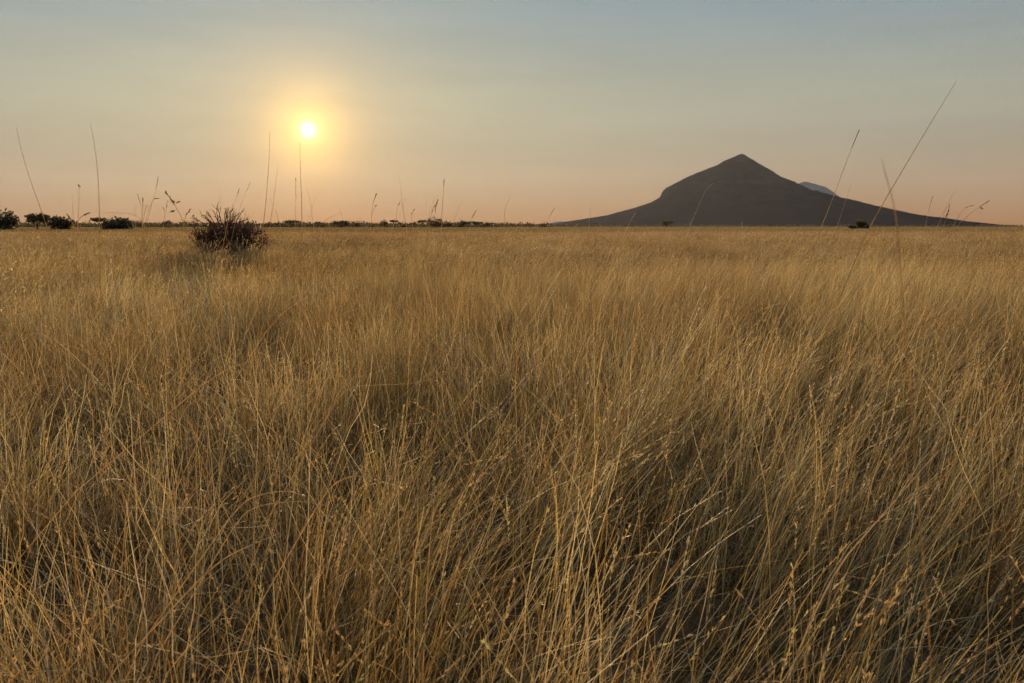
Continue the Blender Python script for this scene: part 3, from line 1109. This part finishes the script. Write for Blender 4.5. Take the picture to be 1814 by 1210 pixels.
stem('rightmost bent stem with a dark seeded tip leaning right', [(1751, 356), (1738, 365), (1722, 376), (1700, 396)], 4.0, .0022, branches=[((1740, 369), (1733, 366))], seeds=(.30, 14, .024, .4))
stem('faint seeded stem left of the rightmost bent stem', [(1725, 364), (1712, 367), (1700, 380), (1690, 398)], 4.2, .0020, seeds=(.30, 9, .022, .4))
stem('pale feathery stem left of the dark seeded stem at right', [(1653, 346), (1648, 362), (1640, 396)], 4.6, .0018, seeds=(.40, 9, .018, .5))
stem('small short seeded stem before the left mountain slope', [(982, 369), (976, 380), (970, 398)], 4.2, .0020, seeds=(.35, 7, .020, .4))
stem('slim short stem before the left mountain slope', [(1048, 357), (1046, 374), (1044, 398)], 4.4, .0020)
stem('pale stem leaning right below the mountain shoulder', [(1127, 376), (1120, 386), (1112, 402)], 4.2, .0022, mat=M_pale)

# bent and fallen pale stems lying over the near grass
GB = 'pale stems lying over the near grass'


def laid(label, px_pts, depth, rad, seeds=None, mat=None):
    rad = rad * 0.6
    return stem(label, px_pts, depth, rad, (), seeds, mat or M_pale, 'bent_grass_stem', True, M_pale, GB)


laid('bright sunlit seed head bending right, left of middle', [(588, 519), (556, 522), (530, 534), (500, 556), (470, 590)], 3.0, .0030, (.22, 26, .016, .2))
laid('pale straight stem lying almost level on the right', [(1728, 659), (1650, 671), (1552, 690), (1540, 720)], 2.7, .0030)
laid('long pale stem leaning left on the right side', [(1640, 440), (1668, 495), (1715, 590), (1730, 640)], 2.9, .0030)
laid('thick pale stalk rising right from the bottom right', [(1662, 798), (1600, 870), (1535, 945), (1500, 985), (1437, 1100)], 1.9, .0055)
laid('kinked pale stem climbing right on the left side', [(497, 600), (470, 618), (440, 640), (412, 650), (356, 684)], 2.4, .0034, (.25, 16, .012, .3))
laid('pale seed head arching to the right, lower left', [(538, 878), (512, 871), (478, 873), (440, 885), (405, 920)], 1.75, .0034, (.25, 18, .012, .2))
laid('second pale arching stem just below the first, lower left', [(576, 895), (540, 889), (500, 890), (440, 905), (410, 940)], 1.7, .0028)
laid('pale curved seed head bending down, below the middle left', [(708, 863), (670, 853), (630, 843), (596, 855), (560, 900)], 1.85, .0034, (.35, 26, .013, .3))
laid('pale level stem left of the middle', [(766, 672), (720, 680), (670, 682), (612, 692), (590, 720)], 2.4, .0024)
laid('bent pale stem in the left foreground', [(300, 660), (272, 676), (255, 710), (240, 790)], 2.3, .0030, (.25, 14, .013, .3))
laid('pale stem dropping right on the left side', [(180, 642), (150, 622), (110, 608), (60, 590), (20, 640)], 2.4, .0028)
laid('upright pale seed head, lower middle', [(770, 850), (768, 900), (762, 960), (756, 1050)], 1.8, .0030, (.25, 22, .012, .2))
laid('slanting tan spike at the bottom right of middle', [(1192, 1092), (1175, 1125), (1156, 1160), (1140, 1205)], 1.25, .0034, (.5, 24, .013, .12))
laid('pale leaning stem with a blunt tip, lower left', [(486, 948), (440, 968), (405, 985), (350, 1030)], 1.6, .0036, (.2, 12, .012, .2))
laid('slim tan stem leaning right, right of middle', [(1190, 780), (1150, 830), (1110, 880), (1090, 930)], 2.0, .0026, (.3, 20, .013, .25))
laid('pale kinked upright stem on the far left', [(128, 490), (133, 530), (136, 560), (150, 590), (160, 640)], 3.2, .0030)

# dead thorn branches among the grass on the right
def dead(label, lines, z_tip, rad):
    d = pdir(*lines[0][0])
    depth = (z_tip - CAMZ) / d.z * d.y
    A = [at(x, y, depth) for x, y in lines[0]]
    root = empty('dead_branch', (A[-1].x, A[-1].y, 0))
    o = Vector(root.location)
    mb = MB()
    for li, ln in enumerate(lines):
        P = [at(x, y, depth + 0.06 * li) - o for x, y in ln]
        if li == 0:
            q = (P[-1] - P[-2])
            q = Vector((q.x, 0, 0)) / max(-q.z, .02) * P[-1].z * .7
            P.append(Vector((P[-1].x + q.x, P[-1].y, -0.02)))
        path = smooth_path(P, 12)
        path = [q + rvec() * 0.006 for q in path]
        r = rad * (.7 if li == 0 else .5)
        mb.tube(path, [r * (0.35 + 0.65 * i / (len(path) - 1)) for i in range(len(path))], 5)
        for i in range(1, len(path) - 1):
            for s in range(2):
                e = rvec().normalized() * random.uniform(.012, .03)
                mb.tube([path[i], path[i] + e], [r * .35, r * .08], 3)
    mb.build('branch', M_dead, root)
    return tag(root, label, 'dead branch', 'dead thorn branches in the grass')


dead('dark bare thorny twig leaning left in the right grass', [[(1378, 500), (1392, 528), (1412, 555), (1440, 590), (1470, 640)]], .95, .0050)
dead('short dark twig left of the forked dead branch', [[(1520, 562), (1538, 582), (1556, 605), (1580, 660)]], .92, .0045)
dead('forked dark dead branch in the middle of the right grass', [[(1664, 560), (1638, 572), (1618, 592), (1606, 620), (1590, 680)], [(1650, 596), (1628, 612), (1604, 630)], [(1520, 612), (1550, 632), (1592, 650)]], .90, .0050)
dead('dark dead branch slanting right at the right side', [[(1762, 608), (1735, 628), (1712, 644), (1690, 662), (1670, 720)]], .90, .0050)
dead('thin upright dark twig in the right middle distance', [[(1514, 452), (1508, 480), (1510, 520), (1512, 560)]], 1.02, .0035)

# ------------------------------------------------------------------ haze
hm, ht, hp = new_mat('haze')
ht.nodes.remove(hp)
pv = ht.nodes.new('ShaderNodeVolumePrincipled')
pv.inputs['Color'].default_value = (0.70, 0.76, 0.90, 1)
pv.inputs['Density'].default_value = 0.95e-5
pv.inputs['Anisotropy'].default_value = 0.35
ht.links.new(pv.outputs[0], ht.nodes['Material Output'].inputs['Volume'])
HB, HZ0, HZ1 = 12600.0, -5.0, 760.0
hv = [(x, y, z) for z in (HZ0, HZ1) for x, y in ((-HB, -HB), (HB, -HB), (HB, HB), (-HB, HB))]
hf = [(3, 2, 1, 0), (4, 5, 6, 7), (0, 1, 5, 4), (1, 2, 6, 5), (2, 3, 7, 6), (3, 0, 4, 7)]
tag(mesh_obj('haze', hv, hf, hm), 'thin dusty evening haze over the plain', 'haze', kind='stuff')
